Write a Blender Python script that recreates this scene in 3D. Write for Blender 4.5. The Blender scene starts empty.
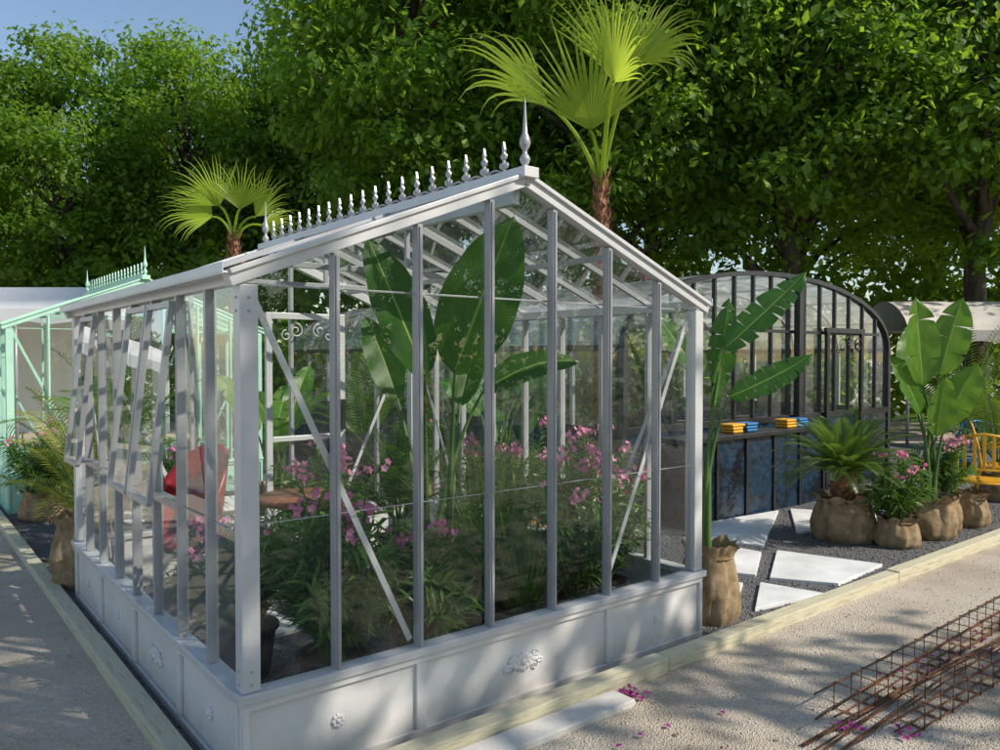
import bpy, math, random
import numpy as np
from mathutils import Vector, Matrix
random.seed(11); rng=np.random.default_rng(11)
R_=random.uniform
ROT=math.radians(38.54); CU,SU=math.cos(ROT),math.sin(ROT)
P0=(-0.95,2.85)
def L2W(u,v,z=0.0): return Vector((P0[0]+CU*u-SU*v, P0[1]+SU*u+CU*v, z))
scene=bpy.context.scene
scene.view_settings.view_transform='Standard'
try: scene.view_settings.look='None'
except Exception: pass
scene.view_settings.exposure=0

# ---------------------------------------------------------------- materials
def nodes(name):
    m=bpy.data.materials.new(name); m.use_nodes=True
    nt=m.node_tree; nt.nodes.clear()
    o=nt.nodes.new('ShaderNodeOutputMaterial')
    return m,nt,o
def N(nt,t,**kw):
    n=nt.nodes.new(t)
    for k,v in kw.items():
        if k in n.inputs: n.inputs[k].default_value=v
        else: setattr(n,k,v)
    return n
def ramp(nt,fac,stops):
    r=nt.nodes.new('ShaderNodeValToRGB')
    while len(r.color_ramp.elements)<len(stops): r.color_ramp.elements.new(0.5)
    for e,(p,c) in zip(r.color_ramp.elements,stops): e.position=p; e.color=(*c,1)
    nt.links.new(fac,r.inputs['Fac']); return r
def surf(name,c1,c2,scale=6,rough=.6,metal=0,bump=.1,bscale=60,detail=6,stretch=(1,1,1),spec=.5,bdist=.01,c3=None,rng_=(.35,.65),grime=0):
    m,nt,o=nodes(name); L=nt.links.new
    tc=N(nt,'ShaderNodeTexCoord'); mp=N(nt,'ShaderNodeMapping'); mp.inputs['Scale'].default_value=stretch
    L(tc.outputs['Object'],mp.inputs['Vector'])
    n=N(nt,'ShaderNodeTexNoise',Scale=scale,Detail=detail,Roughness=.6); L(mp.outputs[0],n.inputs['Vector'])
    st=[(rng_[0],c1),(rng_[1],c2)]
    if c3: st=[(rng_[0],c1),(.5,c2),(rng_[1],c3)]
    r=ramp(nt,n.outputs['Fac'],st); col=r.outputs[0]
    b=N(nt,'ShaderNodeBsdfPrincipled',Roughness=rough,Metallic=metal); b.inputs['Specular IOR Level'].default_value=spec
    n2=N(nt,'ShaderNodeTexNoise',Scale=bscale,Detail=4); L(mp.outputs[0],n2.inputs['Vector'])
    if grime:
        sp=N(nt,'ShaderNodeSeparateXYZ'); L(tc.outputs['Object'],sp.inputs[0])
        g3=N(nt,'ShaderNodeTexNoise',Scale=9.0,Detail=8,Roughness=.7); L(tc.outputs['Object'],g3.inputs['Vector'])
        zz=N(nt,'ShaderNodeMath',operation='MULTIPLY_ADD'); L(g3.outputs['Fac'],zz.inputs[0]); zz.inputs[1].default_value=-.26; L(sp.outputs[2],zz.inputs[2])
        mr0=N(nt,'ShaderNodeMapRange'); mr0.inputs['From Min'].default_value=-.13; mr0.inputs['From Max'].default_value=.06; mr0.inputs['To Min'].default_value=grime; mr0.inputs['To Max'].default_value=0
        L(zz.outputs[0],mr0.inputs['Value'])
        gm=N(nt,'ShaderNodeMixRGB'); L(mr0.outputs[0],gm.inputs[0]); L(col,gm.inputs[1]); gm.inputs[2].default_value=(.36,.31,.24,1); col=gm.outputs[0]
    L(col,b.inputs['Base Color'])
    bp=N(nt,'ShaderNodeBump',Strength=bump,Distance=bdist); L(n2.outputs['Fac'],bp.inputs['Height']); L(bp.outputs[0],b.inputs['Normal'])
    mr=N(nt,'ShaderNodeMapRange'); mr.inputs['To Min'].default_value=rough*.8; mr.inputs['To Max'].default_value=min(1,rough*1.25)
    L(n2.outputs['Fac'],mr.inputs['Value']); L(mr.outputs[0],b.inputs['Roughness'])
    L(b.outputs[0],o.inputs['Surface']); return m
def leafmat(name,c1,c2,trans=(.2,.35,.03),tf=.35,rough=.45,veins=0,simple=False):
    m,nt,o=nodes(name); L=nt.links.new
    at=N(nt,'ShaderNodeAttribute'); at.attribute_name='rnd'
    oi=N(nt,'ShaderNodeObjectInfo')
    r=ramp(nt,at.outputs['Fac'],[(0,c1),(1,c2)])
    hs=N(nt,'ShaderNodeHueSaturation')
    mr=N(nt,'ShaderNodeMapRange'); mr.inputs['To Min'].default_value=.8; mr.inputs['To Max'].default_value=1.15
    L(oi.outputs['Random'],mr.inputs['Value']); L(mr.outputs[0],hs.inputs['Value']); L(r.outputs[0],hs.inputs['Color'])
    col=hs.outputs[0]
    if simple:
        b=N(nt,'ShaderNodeBsdfDiffuse')
        L(col,b.inputs['Color'])
        t=N(nt,'ShaderNodeBsdfTranslucent'); t.inputs['Color'].default_value=(*trans,1)
        gl=N(nt,'ShaderNodeBsdfGlossy',Roughness=.5); gl.inputs[0].default_value=(.8,.85,.8,1)
        m0=N(nt,'ShaderNodeMixShader'); m0.inputs[0].default_value=.035; L(b.outputs[0],m0.inputs[1]); L(gl.outputs[0],m0.inputs[2])
        ms=N(nt,'ShaderNodeMixShader'); ms.inputs[0].default_value=tf
        L(m0.outputs[0],ms.inputs[1]); L(t.outputs[0],ms.inputs[2]); L(ms.outputs[0],o.inputs['Surface']); return m
    b=N(nt,'ShaderNodeBsdfPrincipled',Roughness=rough); b.inputs['Specular IOR Level'].default_value=.4
    if veins:
        uv=N(nt,'ShaderNodeUVMap'); sp=N(nt,'ShaderNodeSeparateXYZ'); L(uv.outputs[0],sp.inputs[0])
        a=N(nt,'ShaderNodeMath',operation='SUBTRACT'); L(sp.outputs[0],a.inputs[0]); a.inputs[1].default_value=.5
        ab=N(nt,'ShaderNodeMath',operation='ABSOLUTE'); L(a.outputs[0],ab.inputs[0])
        k=N(nt,'ShaderNodeMath',operation='MULTIPLY'); L(ab.outputs[0],k.inputs[0]); k.inputs[1].default_value=-.5
        s=N(nt,'ShaderNodeMath',operation='ADD'); L(sp.outputs[1],s.inputs[0]); L(k.outputs[0],s.inputs[1])
        w=N(nt,'ShaderNodeMath',operation='MULTIPLY'); L(s.outputs[0],w.inputs[0]); w.inputs[1].default_value=330
        si=N(nt,'ShaderNodeMath',operation='SINE'); L(w.outputs[0],si.inputs[0])
        bp=N(nt,'ShaderNodeBump',Strength=.28,Distance=.003); L(si.outputs[0],bp.inputs['Height']); L(bp.outputs[0],b.inputs['Normal'])
        lt=N(nt,'ShaderNodeMath',operation='LESS_THAN'); L(ab.outputs[0],lt.inputs[0]); lt.inputs[1].default_value=.018
        mx=N(nt,'ShaderNodeMixRGB'); L(lt.outputs[0],mx.inputs[0]); L(col,mx.inputs[1]); mx.inputs[2].default_value=(.3,.42,.12,1)
        nz=N(nt,'ShaderNodeTexNoise',Scale=7.0); L(uv.outputs[0],nz.inputs['Vector'])
        m2=N(nt,'ShaderNodeMixRGB',blend_type='MULTIPLY'); m2.inputs[0].default_value=.7; L(mx.outputs[0],m2.inputs[1])
        rr=ramp(nt,nz.outputs['Fac'],[(.3,(.5,.62,.42)),(.7,(1.25,1.15,1.0))]); L(rr.outputs[0],m2.inputs[2])
        col=m2.outputs[0]
    L(col,b.inputs['Base Color'])
    t=N(nt,'ShaderNodeBsdfTranslucent'); t.inputs['Color'].default_value=(*trans,1)
    ms=N(nt,'ShaderNodeMixShader'); ms.inputs[0].default_value=tf
    L(b.outputs[0],ms.inputs[1]); L(t.outputs[0],ms.inputs[2]); L(ms.outputs[0],o.inputs['Surface']); return m
def glassmat(name,tint=(.96,.985,.97),dust=.0,refl=.055,dustcol=(.75,.78,.78)):
    m,nt,o=nodes(name); L=nt.links.new
    tr=N(nt,'ShaderNodeBsdfTransparent'); tr.inputs[0].default_value=(*tint,1)
    gl=N(nt,'ShaderNodeBsdfGlossy',Roughness=.0); gl.inputs[0].default_value=(.95,.97,1,1)
    lw=N(nt,'ShaderNodeLayerWeight',Blend=.5)
    pw=N(nt,'ShaderNodeMath',operation='POWER'); L(lw.outputs['Facing'],pw.inputs[0]); pw.inputs[1].default_value=3.2
    ma=N(nt,'ShaderNodeMath',operation='MULTIPLY_ADD'); L(pw.outputs[0],ma.inputs[0]); ma.inputs[1].default_value=.85; ma.inputs[2].default_value=refl
    ma.use_clamp=True
    s1=N(nt,'ShaderNodeMixShader'); L(ma.outputs[0],s1.inputs[0]); L(tr.outputs[0],s1.inputs[1]); L(gl.outputs[0],s1.inputs[2])
    if dust<=0:
        L(s1.outputs[0],o.inputs['Surface']); return m
    tc=N(nt,'ShaderNodeTexCoord'); nz=N(nt,'ShaderNodeTexNoise',Scale=3.5,Detail=8,Roughness=.7); L(tc.outputs['Object'],nz.inputs['Vector'])
    mr=N(nt,'ShaderNodeMapRange'); mr.inputs['From Min'].default_value=.4; mr.inputs['From Max'].default_value=.75
    mr.inputs['To Min'].default_value=dust*.4; mr.inputs['To Max'].default_value=dust*2.2; L(nz.outputs['Fac'],mr.inputs['Value'])
    df=N(nt,'ShaderNodeBsdfDiffuse'); df.inputs[0].default_value=(*dustcol,1)
    tl=N(nt,'ShaderNodeBsdfTranslucent'); tl.inputs[0].default_value=(*dustcol,1)
    s0=N(nt,'ShaderNodeMixShader'); s0.inputs[0].default_value=.5; L(df.outputs[0],s0.inputs[1]); L(tl.outputs[0],s0.inputs[2])
    s2=N(nt,'ShaderNodeMixShader'); L(mr.outputs[0],s2.inputs[0]); L(s1.outputs[0],s2.inputs[1]); L(s0.outputs[0],s2.inputs[2])
    L(s2.outputs[0],o.inputs['Surface']); return m

M_frame=surf('frame_paint',(.55,.55,.56),(.63,.63,.64),scale=4,rough=.33,bump=.03,bscale=200,metal=.1)
M_bar=surf('bar_paint',(.34,.34,.355),(.41,.41,.425),scale=4,rough=.32,bump=.03,bscale=200,metal=.15)
M_panel=surf('panel_paint',(.64,.625,.615),(.72,.705,.695),scale=2.5,rough=.36,bump=.04,bscale=120,grime=.5)
M_mint=surf('mint_paint',(.38,.64,.51),(.46,.72,.58),scale=4,rough=.4,bump=.03)
M_black=surf('black_iron',(.012,.012,.014),(.03,.03,.032),scale=8,rough=.4,bump=.05)
M_glass=glassmat('glass'); M_glassroof=glassmat('roof_glass',dust=.03,refl=.12)
M_glassold=glassmat('dusty_glass',dust=.34,refl=.06,tint=(.92,.95,.95))
M_glassw=glassmat('side_glass',dust=.03,refl=.05)
M_wood=surf('edging_timber',(.40,.37,.25),(.60,.55,.40),scale=5,stretch=(1,14,14),rough=.8,bump=.4,bscale=14,c3=(.50,.47,.33))
M_conc=surf('concrete',(.50,.48,.45),(.62,.60,.57),scale=8,rough=.85,bump=.3,bscale=90)
M_slab=surf('white_slab',(.60,.60,.59),(.8,.8,.79),scale=3,rough=.7,bump=.15,bscale=70)
M_burlap=surf('burlap',(.25,.17,.095),(.43,.32,.20),scale=14,rough=.95,bump=.9,bscale=160,spec=.1)
M_soil=surf('soil',(.03,.02,.014),(.07,.05,.035),scale=40,rough=.95,bump=1,bscale=90)
M_rust=surf('rusty_steel',(.10,.045,.025),(.24,.11,.055),scale=40,rough=.8,bump=.4,bscale=200,metal=.2)
M_bark=surf('bark',(.035,.028,.02),(.10,.08,.06),scale=8,stretch=(1,1,.25),rough=.95,bump=.8,bscale=18,bdist=.05)
M_palmbark=surf('palm_bark',(.14,.055,.025),(.42,.21,.11),scale=22,rough=.9,bump=1,bscale=40,bdist=.03)
M_yellow=surf('yellow_enamel',(.75,.36,.02),(.82,.44,.03),rough=.35,bump=.02)
M_blue=surf('blue_enamel',(.03,.16,.38),(.04,.2,.45),rough=.35,bump=.02)
M_red=surf('red_enamel',(.20,.008,.014),(.30,.015,.02),rough=.3,bump=.03)
M_table=surf('table_wood',(.22,.08,.035),(.36,.15,.07),scale=6,stretch=(1,8,1),rough=.4,bump=.1)
M_pot=surf('plastic_pot',(.012,.012,.012),(.03,.03,.03),rough=.5,bump=.1)
M_counter=surf('counter_paint',(.006,.010,.016),(.010,.035,.07),scale=3.2,rough=.22,bump=.5,bscale=9,c3=(.012,.02,.028),bdist=.04,detail=9,rng_=(.40,.66))
M_canvas=surf('white_canvas',(.74,.74,.73),(.83,.83,.81),scale=2,rough=.8,bump=.1,bscale=8)
M_grey=surf('grey_canvas',(.36,.33,.29),(.48,.45,.41),scale=2,rough=.8,bump=.1,bscale=8)
M_pebd=surf('dark_pebble',(.07,.07,.075),(.26,.26,.27),scale=30,rough=.8,bump=.1)
M_pebl=surf('pale_pebble',(.40,.35,.28),(.64,.58,.49),scale=9,rough=.9,bump=.1)
M_tree=leafmat('tree_leaf',(.035,.095,.010),(.15,.245,.028),trans=(.38,.62,.04),tf=.42,simple=True)
M_strel=leafmat('strelitzia_leaf',(.03,.10,.02),(.06,.16,.03),trans=(.14,.36,.03),tf=.30,rough=.3,veins=1)
M_strelY=leafmat('strelitzia_leaf_young',(.08,.20,.03),(.14,.28,.04),trans=(.3,.55,.05),tf=.34,rough=.3,veins=1)
M_stem=leafmat('plant_stem',(.07,.15,.035),(.11,.2,.05),trans=(.1,.2,.03),tf=.1)
M_ole=leafmat('oleander_leaf',(.04,.10,.025),(.13,.24,.045),trans=(.22,.42,.05),tf=.28,rough=.38)
M_palm=leafmat('palm_leaf',(.19,.29,.035),(.35,.43,.05),trans=(.62,.78,.08),tf=.5,rough=.4)
M_fern=leafmat('cycad_leaf',(.04,.115,.02),(.13,.23,.035),trans=(.24,.4,.04),tf=.3,rough=.35)
M_fernY=leafmat('areca_leaf',(.14,.19,.035),(.30,.30,.06),trans=(.45,.5,.06),tf=.35)
M_pink=leafmat('pink_flower',(.70,.16,.38),(.85,.42,.60),trans=(.9,.35,.55),tf=.35)
M_mag=leafmat('magenta_petal',(.26,.015,.16),(.46,.05,.33),trans=(.5,.05,.3),tf=.3)

# ---------------------------------------------------------------- mesh builder
class MB:
    def __init__(s): s.v=[];s.f=[];s.m=[];s.uv=[];s.c=[];s.sm=[]
    def add(s,vs,fs,mat=0,uvs=None,smooth=False,col=None):
        b=len(s.v); s.v.extend([tuple(x) for x in vs])
        s.f.extend([tuple(b+i for i in f) for f in fs]); s.m.extend([mat]*len(fs)); s.sm.extend([smooth]*len(fs))
        s.uv.extend(uvs if uvs else [(0,0)]*len(vs))
        c=random.random() if col is None else col
        s.c.extend([c]*len(vs))
    def box(s,a,b,mat=0):
        x0,y0,z0=a;x1,y1,z1=b
        s.add([(x0,y0,z0),(x1,y0,z0),(x1,y1,z0),(x0,y1,z0),(x0,y0,z1),(x1,y0,z1),(x1,y1,z1),(x0,y1,z1)],
          [(0,3,2,1),(4,5,6,7),(0,1,5,4),(1,2,6,5),(2,3,7,6),(3,0,4,7)],mat)
    def beam(s,p,q,w,h,side=(0,1,0),mat=0):
        p=Vector(p);q=Vector(q);d=(q-p).normalized(); sd=Vector(side); sd=(sd-d*sd.dot(d)).normalized(); n=d.cross(sd)
        vs=[]
        for e in (p,q):
            for a,b in ((-1,-1),(1,-1),(1,1),(-1,1)): vs.append(e+sd*(a*h/2)+n*(b*w/2))
        s.add(vs,[(0,1,2,3),(7,6,5,4),(0,4,5,1),(1,5,6,2),(2,6,7,3),(3,7,4,0)],mat)
    def tube(s,path,rad,n=8,mat=0,cap=True,col=None):
        P=[Vector(p) for p in path]; k=len(P)
        if not hasattr(rad,'__len__'): rad=[rad]*k
        d=(P[1]-P[0]).normalized(); a=d.orthogonal().normalized(); vs=[];fs=[];uv=[]
        for i in range(k):
            d=(P[min(i+1,k-1)]-P[max(i-1,0)]).normalized()
            a=(a-d*a.dot(d)).normalized(); b=d.cross(a)
            for j in range(n):
                t=2*math.pi*j/n; vs.append(P[i]+(a*math.cos(t)+b*math.sin(t))*rad[i]); uv.append((j/n,i/k))
        for i in range(k-1):
            for j in range(n): fs.append((i*n+j,i*n+(j+1)%n,(i+1)*n+(j+1)%n,(i+1)*n+j))
        if cap: fs.append(tuple(range(n-1,-1,-1))); fs.append(tuple((k-1)*n+j for j in range(n)))
        s.add(vs,fs,mat,uv,True,col)
    def lathe(s,prof,c=(0,0,0),n=16,mat=0):
        vs=[];fs=[]
        for r,z in prof:
            for j in range(n):
                t=2*math.pi*j/n; vs.append((c[0]+r*math.cos(t),c[1]+r*math.sin(t),c[2]+z))
        for i in range(len(prof)-1):
            for j in range(n): fs.append((i*n+j,i*n+(j+1)%n,(i+1)*n+(j+1)%n,(i+1)*n+j))
        fs.append(tuple((len(prof)-1)*n+j for j in range(n))); fs.append(tuple(range(n-1,-1,-1)))
        s.add(vs,fs,mat,None,True)
    def ell(s,c,r,mat=0,n=8,k=5):
        vs=[(c[0],c[1],c[2]-r[2])];fs=[]
        for i in range(1,k):
            ph=-math.pi/2+math.pi*i/k
            for j in range(n):
                t=2*math.pi*j/n; vs.append((c[0]+r[0]*math.cos(ph)*math.cos(t),c[1]+r[1]*math.cos(ph)*math.sin(t),c[2]+r[2]*math.sin(ph)))
        vs.append((c[0],c[1],c[2]+r[2])); top=len(vs)-1
        for j in range(n): fs.append((0,1+(j+1)%n,1+j)); fs.append((top,top-n+j,top-n+(j+1)%n))
        for i in range(k-2):
            for j in range(n): fs.append((1+i*n+j,1+i*n+(j+1)%n,1+(i+1)*n+(j+1)%n,1+(i+1)*n+j))
        s.add(vs,fs,mat,None,True)
    def leaf(s,b,d,nrm,L,W,droop=.15,mat=0,col=None,fold=.25):
        d=d.normalized(); sd=d.cross(nrm)
        if sd.length<1e-4: sd=d.orthogonal()
        sd.normalize(); n=sd.cross(d)
        g=Vector((0,0,-1))
        m=b+d*L*.5+g*(droop*L*.2); t=b+d*L+g*(droop*L)
        s.add([b,m+sd*W/2+n*W*fold,m,m-sd*W/2+n*W*fold,t],[(0,2,1),(0,3,2),(1,2,4),(2,3,4)],mat,None,False,col)
    def build(s,name,mats,parent=None,loc=None,rotz=None,bevel=0):
        me=bpy.data.meshes.new(name); me.from_pydata(s.v,[],s.f)
        for m in mats: me.materials.append(m)
        me.polygons.foreach_set('material_index',s.m); me.polygons.foreach_set('use_smooth',s.sm)
        uvl=me.uv_layers.new(name='UVMap'); li=np.zeros(len(me.loops),dtype=np.int32); me.loops.foreach_get('vertex_index',li)
        uvl.data.foreach_set('uv',np.array(s.uv,dtype=np.float32)[li].ravel())
        at=me.attributes.new('rnd','FLOAT','POINT'); at.data.foreach_set('value',np.array(s.c,dtype=np.float32))
        me.update()
        ob=bpy.data.objects.new(name,me); scene.collection.objects.link(ob)
        if parent: ob.parent=parent
        if loc is not None: ob.location=loc
        if rotz is not None: ob.rotation_euler=(0,0,rotz)
        if bevel:
            b=ob.modifiers.new('bevel','BEVEL'); b.width=bevel; b.segments=2; b.limit_method='ANGLE'
        return ob
def empty(name,loc=(0,0,0),rotz=0):
    e=bpy.data.objects.new(name,None); e.empty_display_size=.2; e.location=loc; e.rotation_euler=(0,0,rotz); scene.collection.objects.link(e); return e
def V(*a): return Vector(a)

# ---------------------------------------------------------------- ground
m,nt,o=nodes('sandy_ground'); Lk=nt.links.new
tc=N(nt,'ShaderNodeTexCoord')
n1=N(nt,'ShaderNodeTexNoise',Scale=.9,Detail=8,Roughness=.65); Lk(tc.outputs['Object'],n1.inputs['Vector'])
n2=N(nt,'ShaderNodeTexNoise',Scale=60.0,Detail=6,Roughness=.7); Lk(tc.outputs['Object'],n2.inputs['Vector'])
n3=N(nt,'ShaderNodeTexVoronoi',Scale=120.0); Lk(tc.outputs['Object'],n3.inputs['Vector'])
r1=ramp(nt,n1.outputs['Fac'],[(.3,(.46,.385,.30)),(.5,(.62,.54,.445)),(.7,(.73,.655,.56))])
r2=ramp(nt,n2.outputs['Fac'],[(.3,(.64,.61,.57)),(.6,(1.05,1.05,1.05))])
mx=N(nt,'ShaderNodeMixRGB',blend_type='MULTIPLY'); mx.inputs[0].default_value=.75; Lk(r1.outputs[0],mx.inputs[1]); Lk(r2.outputs[0],mx.inputs[2])
b=N(nt,'ShaderNodeBsdfPrincipled',Roughness=.95); b.inputs['Specular IOR Level'].default_value=.1; Lk(mx.outputs[0],b.inputs['Base Color'])
ad=N(nt,'ShaderNodeMath',operation='ADD'); Lk(n2.outputs['Fac'],ad.inputs[0]); Lk(n3.outputs['Distance'],ad.inputs[1])
bp=N(nt,'ShaderNodeBump',Strength=.8,Distance=.014); Lk(ad.outputs[0],bp.inputs['Height']); Lk(bp.outputs[0],b.inputs['Normal']); Lk(b.outputs[0],o.inputs['Surface'])
M_ground=m
g=MB(); g.add([(-300,-300,0),(300,-300,0),(300,300,0),(-300,300,0)],[(0,1,2,3)]); g.build('ground',[M_ground])
m,nt,o=nodes('dark_gravel'); Lk=nt.links.new
tc=N(nt,'ShaderNodeTexCoord')
vo=N(nt,'ShaderNodeTexVoronoi',Scale=70.0); Lk(tc.outputs['Object'],vo.inputs['Vector'])
r1=ramp(nt,vo.outputs['Distance'],[(0,(.24,.24,.25)),(.6,(.11,.11,.115)),(1,(.02,.02,.02))])
vn=N(nt,'ShaderNodeTexNoise',Scale=90.0,Detail=3); Lk(tc.outputs['Object'],vn.inputs['Vector'])
r2=ramp(nt,vn.outputs['Fac'],[(.3,(.45,.45,.47)),(.7,(1.5,1.45,1.4))])
mx=N(nt,'ShaderNodeMixRGB',blend_type='MULTIPLY'); mx.inputs[0].default_value=1; Lk(r1.outputs[0],mx.inputs[1]); Lk(r2.outputs[0],mx.inputs[2])
b=N(nt,'ShaderNodeBsdfPrincipled',Roughness=.85); Lk(mx.outputs[0],b.inputs['Base Color'])
bp=N(nt,'ShaderNodeBump',Strength=1,Distance=.012); bp.invert=True; Lk(vo.outputs['Distance'],bp.inputs['Height']); Lk(bp.outputs[0],b.inputs['Normal']); Lk(b.outputs[0],o.inputs['Surface'])
g=MB(); g.add([(-.06,-.1,.012),(14,-.1,.012),(14,12,.012),(-.06,12,.012)],[(0,1,2,3)])
g.build('gravel_bed',[m],loc=(P0[0],P0[1],0),rotz=ROT)

def pebbles(name,mat,pts,smin,smax):
    g=MB(); oc=np.array([(1,0,0),(-1,0,0),(0,1,0),(0,-1,0),(0,0,1),(0,0,-1)],float)
    F=[(0,2,4),(2,1,4),(1,3,4),(3,0,4),(2,0,5),(1,2,5),(3,1,5),(0,3,5)]
    for p in pts:
        s=R_(smin,smax); sc=np.array([R_(.6,1.2),R_(.6,1.2),R_(.4,.7)])*s
        v=oc*sc; a=R_(0,6.28); v2=np.stack([v[:,0]*math.cos(a)-v[:,1]*math.sin(a),v[:,0]*math.sin(a)+v[:,1]*math.cos(a),v[:,2]],1)+rng.normal(0,.15*s,(6,3))
        g.add((v2+np.array([p[0],p[1],p[2]+s*.25])).tolist(),F,0,None,True)
    return g.build(name,[mat])
pts=[]
while len(pts)<5200:
    y=R_(2.6,9)**1.0; x=R_(-.75*y,.75*y)
    du=(x-P0[0])*CU+(y-P0[1])*SU; dv=-(x-P0[0])*SU+(y-P0[1])*CU
    if du>-.2 and dv>-.26: continue
    pts.append((x,y,0))
pebbles('ground_pebbles',M_pebl,pts,.003,.008)
pts=[]
while len(pts)<9000:
    u=R_(2.85,9); v=R_(-.1,4.5)
    p=L2W(u,v)
    if p.y>10: continue
    pts.append((p.x,p.y,.012))
while len(pts)<9900:
    p=L2W(R_(-.04,2.7),R_(3.3,6.6)); pts.append((p.x,p.y,.012))
pebbles('gravel_stones',M_pebd,pts,.007,.014)

slabs=[[(1.97,7.57),(2.94,8.2),(2.26,6.66),(1.80,6.92)],
 [(1.86,6.75),(2.17,6.44),(1.90,5.76),(1.55,5.9)],
 [(2.32,6.50),(2.99,6.06),(2.42,5.54),(1.98,5.69)],
 [(1.87,5.57),(2.22,5.31),(1.64,4.98)],
 [(1.56,5.72),(1.74,5.55),(1.48,4.92),(1.34,5.12)],
 [(3.1,8.3),(3.9,8.0),(3.3,7.3),(2.75,7.2)],[(2.0,8.6),(2.8,9.0),(2.9,8.4),(2.0,7.8)]]
g=MB()
def slab(poly,z0=.012,z1=.035):
    n=len(poly)
    a=sum((poly[i][0]*poly[(i+1)%n][1]-poly[(i+1)%n][0]*poly[i][1]) for i in range(n))
    if a<0: poly=poly[::-1]
    g.add([(x,y,z0) for x,y in poly]+[(x,y,z1) for x,y in poly],[tuple(range(n,2*n))]+[(i,(i+1)%n,n+(i+1)%n,n+i) for i in range(n)],0)
for s in slabs: slab(s)
def lslab(pl): slab([tuple(L2W(u,v).xy) for u,v in pl])
for (u0,v0,u1,v1) in [(.5,1.5,1.2,2.2),(1.3,1.55,2.0,2.3),(.55,2.3,1.2,3.0),(1.3,2.4,2.1,3.0),(.2,3.4,.9,4.0),(1.0,3.35,1.9,4.1),(2.1,3.4,2.9,4.2),(.3,4.2,1.0,5.0),(1.2,4.3,2.0,5.1),(.5,5.3,1.3,6.1),(1.5,5.4,2.4,6.2),(3.2,2.6,3.9,3.4),(3.3,4,4.2,4.8)]:
    lslab([(u0+R_(-.05,.15),v0+R_(-.05,.1)),(u1+R_(-.1,.05),v0+R_(-.05,.2)),(u1+R_(-.2,.05),v1),(u0+R_(0,.25),v1+R_(-.15,.05))])
g.build('paving_slabs',[M_slab],bevel=.004)

g=MB()
u=-.16
for l in (2.35,2.6,2.5,2.4,2.4):
    g.box((u,-.205,-.02),(u+l-.004,-.105,.075+R_(-.006,.006))); u+=l
g.build('timber_edging',[M_wood],loc=(P0[0],P0[1],0),rotz=ROT,bevel=.006)
g=MB(); v=-.1
for l in (2.2,2.4,2.4,2.4):
    g.box((v,.06,-.02),(v+l-.004,.15,.06+R_(-.006,.006))); v+=l
g.build('timber_edging',[M_wood],loc=(P0[0],P0[1],0),rotz=ROT+math.pi/2,bevel=.006)
g=MB(); g.box((.5,-.36,-.02),(1.75,-.215,.03)); g.build('concrete_kerb',[M_conc],loc=(P0[0],P0[1],0),rotz=ROT,bevel=.008)

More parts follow.
